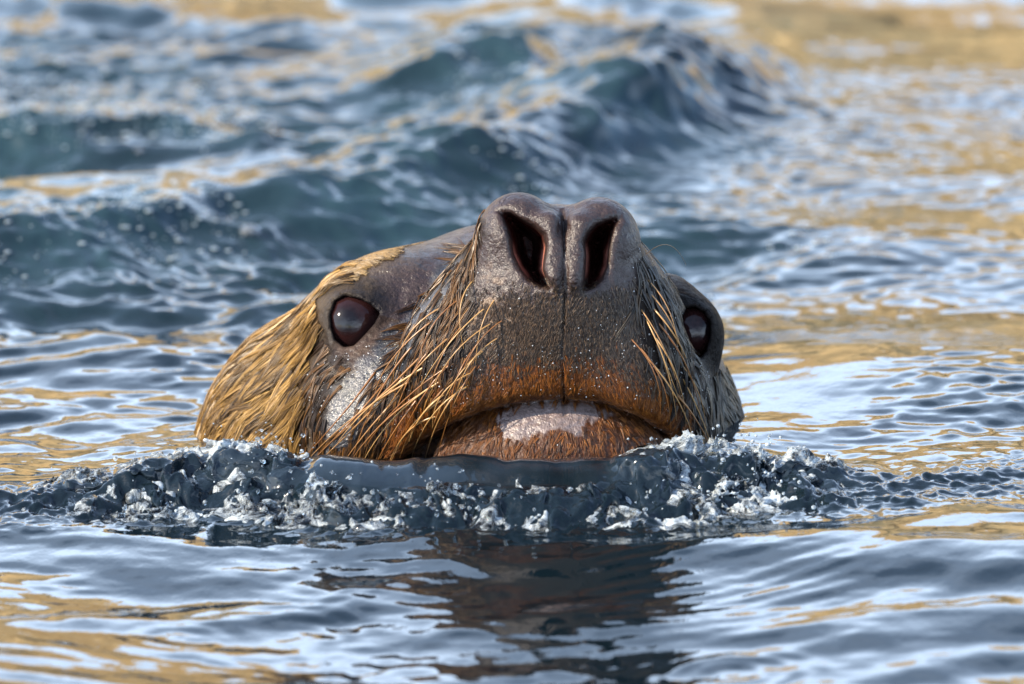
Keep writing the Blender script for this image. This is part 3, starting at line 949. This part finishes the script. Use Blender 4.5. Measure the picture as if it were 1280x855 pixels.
WL = []
for row, (x0, y0, x1, y1, cnt) in enumerate(((588, 352, 520, 425, 5), (612, 372, 515, 468, 7), (628, 398, 540, 482, 7), (622, 428, 560, 492, 5), (600, 462, 545, 512, 4))):
    for k in range(cnt):
        t = k / max(cnt - 1, 1)
        rx = x0 + (x1 - x0) * t + rng.normal() * 4; ry = y0 + (y1 - y0) * t + rng.normal() * 4
        ln = 90 + 60 * t + rng.normal() * 22 + row * 6
        an = math.radians(50 + 12 * (1 - t) + rng.normal() * 7)
        ex = rx - ln * math.cos(an); ey = ry + ln * math.sin(an)
        if ey > 578:
            k2 = (578 - ry) / (ey - ry); ex = rx + (ex - rx) * k2; ey = 578
        mx = (rx + ex) / 2 - 7 + rng.normal() * 3; my = (ry + ey) / 2 - 9 + rng.normal() * 3
        WL.append(((rx, ry), (mx, my), (ex, ey), 1.5 + 0.9 * t))
for a in (((470, 462), (430, 515), (380, 572)), ((480, 478), (440, 525), (390, 576)), ((505, 470), (455, 522), (398, 578)), ((500, 492), (462, 535), (428, 580)),
          ((540, 430), (470, 500), (400, 566)), ((520, 500), (492, 540), (470, 580)), ((560, 480), (520, 530), (500, 572))):
    WL.append((*a, 2.4))
for row, (x0, y0, x1, y1, cnt) in enumerate(((806, 345, 828, 400, 4), (800, 385, 828, 440, 6), (792, 420, 825, 470, 5))):
    for k in range(cnt):
        t = k / max(cnt - 1, 1)
        rx = x0 + (x1 - x0) * t + rng.normal() * 3; ry = y0 + (y1 - y0) * t + rng.normal() * 3
        ln = 105 + 30 * t + rng.normal() * 22
        an = math.radians(66 + rng.normal() * 5)
        ex = rx + ln * math.cos(an); ey = min(ry + ln * math.sin(an), 566)
        mx = (rx + ex) / 2 + 8 + rng.normal() * 3; my = (ry + ey) / 2 - 4
        WL.append(((rx, ry), (mx, my), (ex, ey), 1.3 + 0.7 * t))
WL.append(((808, 318), (836, 306), (858, 332), 0.8))
for r, cc, e, w in WL:
    whisker(r, cc, e, w, 60)

# ------------------------------------------------------------------ beads of water on the muzzle
m_bead, nt, bsdf = material('water_bead')
bsdf.inputs['Base Color'].default_value = (0.9, 0.93, 0.96, 1)
bsdf.inputs['Roughness'].default_value = 0.08
bsdf.inputs['IOR'].default_value = 1.333
bsdf.inputs['Transmission Weight'].default_value = 0.5
bm_mask = (fc[:, 1] < 240) * (fpy > 300) * (fpy < 560) * (1 - fpatch) * (0.25 + np.exp(-((fpy - 455) / 40) ** 2)) * (fpx > 380) * (1 - 0.8 * fchin) * (1 - (fpy < 370) * (fpx > 610) * (fpx < 790))
bm_mask = bm_mask * (np.linalg.norm(fc - EA, axis=1) > 80) * (np.linalg.norm(fc - EB, axis=1) > 70)
bp_, bi_ = sample(bm_mask, 1200)
bn_ = grad(bp_)
br_ = (0.45 + 0.9 * rng.random(len(bp_)) ** 3)
o6 = np.array([[1, 0, 0], [-1, 0, 0], [0, 1, 0], [0, -1, 0], [0, 0, 1], [0, 0, -1]], float)
f8 = np.array([[0, 2, 4], [2, 1, 4], [1, 3, 4], [3, 0, 4], [2, 0, 5], [1, 2, 5], [3, 1, 5], [0, 3, 5]])
vv = ((bp_ + bn_ * 0.6)[:, None] + o6[None] * br_[:, None, None]).reshape(-1, 3)
ff = (f8[None] + (np.arange(len(bp_)) * 6)[:, None, None]).reshape(-1, 3)
link('water_beads', mesh_from('water_beads', local(vv), ff), m_bead, sea_lion, kind='stuff')

# ------------------------------------------------------------------ broken water along the bow wave
def water_height(x, y):
    """height of the undisplaced sheet, looked up on the grid"""
    ix = np.clip(np.searchsorted(wx, x) - 1, 0, len(wx) - 2); iy = np.clip(np.searchsorted(wy, y) - 1, 0, len(wy) - 2)
    return ix, iy

wv3 = wv.reshape(len(wx), len(wy), 3)
rs = np.random.default_rng(5)
dens = rough * sstep(0.008, 0.02, crest_h) * np.clip(0.35 + 1.6 * fbm(WX / 0.05, WY / 0.05, 0.0, 131, 3), 0.02, 1.5)
dens = dens * (np.abs(WX) < 0.33)
area = np.gradient(wx)[:, None] * np.gradient(wy)[None, :]
pr = (dens * area).ravel(); pr = pr / pr.sum()
# a torn, overhanging skin of water over the rough part of the wave: the wave's own height looked up through a twisting space
xs_ = np.where(np.abs(wx) < 0.325)[0]; ys_ = np.where((wy > -0.20) & (wy < 0.10))[0]
hgt = Z[xs_[0]:xs_[-1] + 1, ys_[0]:ys_[-1] + 1]; rgh = (rough * np.clip(crest_h / 0.016, 0, 1))[xs_[0]:xs_[-1] + 1, ys_[0]:ys_[-1] + 1]
gxs = wx[xs_]; gys = wy[ys_]
hs = 0.00125
lo_s = np.array([-0.315, -0.17, -0.004], np.float32)
dm = np.array([int(0.63 / hs), int(0.24 / hs), int(0.062 / hs)])
AX = lo_s[0] + hs * np.arange(dm[0]); AY = lo_s[1] + hs * np.arange(dm[1]); AZ = lo_s[2] + hs * np.arange(dm[2])

def look(arr, x, y):
    fx = np.clip(np.interp(x, gxs, np.arange(len(gxs))), 0, len(gxs) - 1.001); fy = np.clip(np.interp(y, gys, np.arange(len(gys))), 0, len(gys) - 1.001)
    i0 = fx.astype(int); j0 = fy.astype(int); u = (fx - i0); v = (fy - j0)
    return (arr[i0, j0] * (1 - u) + arr[i0 + 1, j0] * u) * (1 - v) + (arr[i0, j0 + 1] * (1 - u) + arr[i0 + 1, j0 + 1] * u) * v

H2 = look(hgt, *np.meshgrid(AX, AY, indexing='ij')); R2 = look(rgh, *np.meshgrid(AX, AY, indexing='ij'))
fld = np.broadcast_to(AZ[None, None, :], tuple(dm)) - H2[:, :, None] + 0.02 * (R2[:, :, None] < 0.02)
band = (np.abs(AZ[None, None, :] - H2[:, :, None]) < 0.016) & (R2[:, :, None] > 0.02)
q = np.argwhere(band)
bx, by_, bz_ = (AX[q[:, 0]].astype(np.float32), AY[q[:, 1]].astype(np.float32), AZ[q[:, 2]].astype(np.float32))
w1 = 0.008 * noise(bx * 75, by_ * 75, bz_ * 75, 161) + 0.003 * noise(bx * 210, by_ * 210, bz_ * 210, 162)
w2 = 0.008 * noise(bx * 75, by_ * 75, bz_ * 75, 163) + 0.003 * noise(bx * 210, by_ * 210, bz_ * 210, 164)
hh = look(hgt, bx + w1, by_ + w2); rr2 = look(rgh, bx, by_)
rid = 1 - 2 * np.abs(noise((bx + w1) * 125, (by_ + w2) * 125, bz_ * 105, 165))
rid2 = 1 - 2 * np.abs(noise((bx + w2) * 290, (by_ + w1) * 290, bz_ * 250, 166))
amp = np.clip(0.25 + 1.5 * noise(bx * 26, by_ * 26, 0.0, 167), 0, 1.2)
val = bz_ - hh - rr2 * amp * (0.0075 * rid + 0.0035 * rid2) + 0.0012 + 0.006 * (1 - np.clip(rr2 * 3, 0, 1))
fld = fld.copy(); fld[band] = val
fld[~band & (R2[:, :, None] <= 0.02)] = 0.01
sv, sf = surface_nets(fld.astype(np.float32), hs, lo_s)
# loose drops thrown up along the crest
nd = 420
di = rs.choice(len(pr), nd, p=pr)
dc = wv[di] + np.stack([rs.normal(size=nd) * 0.006, rs.normal(size=nd) * 0.010, np.abs(rs.normal(size=nd)) * 0.009 + 0.003], 1)
dr = 0.0004 + 0.0011 * rs.random(nd) ** 3
nu, nv = 8, 6
th = np.linspace(0, math.pi, nv); ph = np.linspace(0, 2 * math.pi, nu, endpoint=False)
TH, PH = np.meshgrid(th, ph, indexing='ij')
unit = np.stack([np.sin(TH) * np.cos(PH), np.sin(TH) * np.sin(PH), np.cos(TH)], -1).reshape(-1, 3)
ii = np.arange(nv - 1)[:, None] * nu; jj = np.arange(nu)[None, :]; jn = (jj + 1) % nu
uf = np.stack([ii + jj, ii + nu + jj, ii + nu + jn, ii + jn], -1).reshape(-1, 4)
dv = (dc[:, None] + unit[None] * dr[:, None, None] * (1 + 0.5 * (rs.random((nd, 1, 3)) - 0.3))).reshape(-1, 3)
df = (uf[None] + (np.arange(nd) * len(unit))[:, None, None]).reshape(-1, 4)

m_spl, nt, bsdf = material('aerated_water')
bsdf.inputs['Base Color'].default_value = (0.80, 0.88, 0.92, 1)
bsdf.inputs['Roughness'].default_value = 0.02
bsdf.inputs['IOR'].default_value = 1.333
bsdf.inputs['Transmission Weight'].default_value = 1.0
fo = node(nt, 'ShaderNodeBsdfPrincipled')
fo.inputs['Base Color'].default_value = (0.50, 0.56, 0.60, 1)
fo.inputs['Roughness'].default_value = 0.5
fo.inputs['IOR'].default_value = 1.333
tc = node(nt, 'ShaderNodeTexCoord')
n1 = node(nt, 'ShaderNodeTexNoise', **{'Scale': 60.0, 'Detail': 6.0, 'Roughness': 0.75, 'Distortion': 1.5})
nt.links.new(tc.outputs['Object'], n1.inputs['Vector'])
mr = node(nt, 'ShaderNodeMapRange', **{'From Min': 0.45, 'From Max': 0.72, 'To Min': 0.0, 'To Max': 0.75})
av = node(nt, 'ShaderNodeVertexColor', layer_name='foam')
sm_ = node(nt, 'ShaderNodeMath', operation='ADD')
nt.links.new(n1.outputs['Fac'], sm_.inputs[0]); nt.links.new(av.outputs['Color'], sm_.inputs[1])
nt.links.new(sm_.outputs['Value'], mr.inputs['Value'])
ms = node(nt, 'ShaderNodeMixShader')
nt.links.new(mr.outputs['Result'], ms.inputs['Fac'])
nt.links.new(bsdf.outputs['BSDF'], ms.inputs[1]); nt.links.new(fo.outputs['BSDF'], ms.inputs[2])
nt.links.new(ms.outputs['Shader'], nt.nodes['Material Output'].inputs['Surface'])
spv = np.concatenate([sv, dv])
spl_me = mesh_from('splash', spv, np.concatenate([sf, df + len(sv)]))
fo_x = spv[:, 0] / S + 640
bias = 0.10 * np.exp(-((fo_x - 265) / 50) ** 2) + 0.07 * np.exp(-((fo_x - 850) / 60) ** 2) + 0.06 * np.exp(-((fo_x - 970) / 50) ** 2) + 0.04 * np.exp(-((fo_x - 690) / 40) ** 2)
bias = bias + 0.05 * noise(spv[:, 0] * 45, spv[:, 1] * 45, spv[:, 2] * 45, 191)
set_col(spl_me, 'foam', np.repeat(np.clip(bias, 0, 1)[:, None], 3, 1))
link('splash', spl_me, m_spl, kind='stuff',
     label='white and clear broken water churning along the bow wave', category='splash')
print('splash', len(sv), len(sf), round(time.time() - T0, 1))

# ------------------------------------------------------------------ bubbles drifting in the churned water behind
m_bub, nt, bsdf = material('bubble_film')
bsdf.inputs['Base Color'].default_value = (0.85, 0.92, 0.97, 1)
bsdf.inputs['Roughness'].default_value = 0.10
bsdf.inputs['IOR'].default_value = 1.12
bsdf.inputs['Transmission Weight'].default_value = 0.92
bsdf.inputs['Coat Weight'].default_value = 1.0
bsdf.inputs['Coat IOR'].default_value = 1.5
nr, na = 10, 20
prof = [(math.cos(a), math.sin(a)) for a in np.linspace(-0.5, math.pi / 2 - 0.02, nr)]
bvv = np.array([[c * math.cos(t), c * math.sin(t), q] for c, q in prof for t in np.linspace(0, 2 * math.pi, na, endpoint=False)])
ii = np.arange(nr - 1)[:, None] * na; jj = np.arange(na)[None, :]
bff = np.stack([ii + jj, ii + jj * 0 + (jj + 1) % na, ii + na + (jj + 1) % na, ii + na + jj], -1).reshape(-1, 4)
bub_me = mesh_from('bubble', bvv, bff)
bub_me.materials.append(m_bub)
for px, py, r in ((36, 213, 15), (131, 162, 13), (172, 200, 9), (218, 220, 13), (268, 155, 11), (150, 134, 10), (320, 303, 19), (374, 318, 9), (66, 158, 9),
                  (14, 158, 11), (95, 96, 9), (240, 150, 9), (14, 46, 12), (160, 48, 12), (345, 200, 8), (590, 130, 9), (290, 290, 8), (62, 105, 7), (575, 262, 9)):
    gx_, gy_ = ground(px, py + 8)
    k = int(np.argmin((wx - gx_) ** 2)); l = int(np.argmin((wy - gy_) ** 2))
    o = bpy.data.objects.new('bubble', bub_me)
    COL.objects.link(o)
    o.location = wv3[k, l] + np.array([0, 0, 0.0005])
    rr_ = r * S * 0.75
    o.scale = (rr_ * 1.1, rr_ * 1.2, rr_ * 0.6)
    o['label'] = 'pale blurred bubble floating on the churned water behind the head'
    o['category'] = 'bubble'
    o['group'] = 'bubbles on the churned water behind'

# ------------------------------------------------------------------ froth in the churned water, too fine to count
m_froth, nt, bsdf = material('froth')
bsdf.inputs['Base Color'].default_value = (0.42, 0.50, 0.55, 1)
bsdf.inputs['Roughness'].default_value = 0.35
bsdf.inputs['IOR'].default_value = 1.333
bsdf.inputs['Transmission Weight'].default_value = 0.5
fr_d = FARL * sstep(0.05, 0.5, fbm(WX / 0.12, WY / 0.22, 0.0, 171, 3)) * (np.abs(WX) < 0.48) * (WY < 1.75)
frp = (fr_d * area).ravel(); frp = frp / frp.sum()
nfr = 1500
fi_ = rs.choice(len(frp), nfr, p=frp)
frr = 0.0006 + 0.0020 * rs.random(nfr) ** 3
fv_ = (wv[fi_][:, None] + unit[None] * frr[:, None, None] * np.array([1.3, 1.6, 0.35])).reshape(-1, 3)
ffc = (uf[None] + (np.arange(nfr) * len(unit))[:, None, None]).reshape(-1, 4)
link('froth', mesh_from('froth', fv_, ffc), m_froth, kind='stuff', label='pale specks of froth scattered over the churned water behind', category='froth')
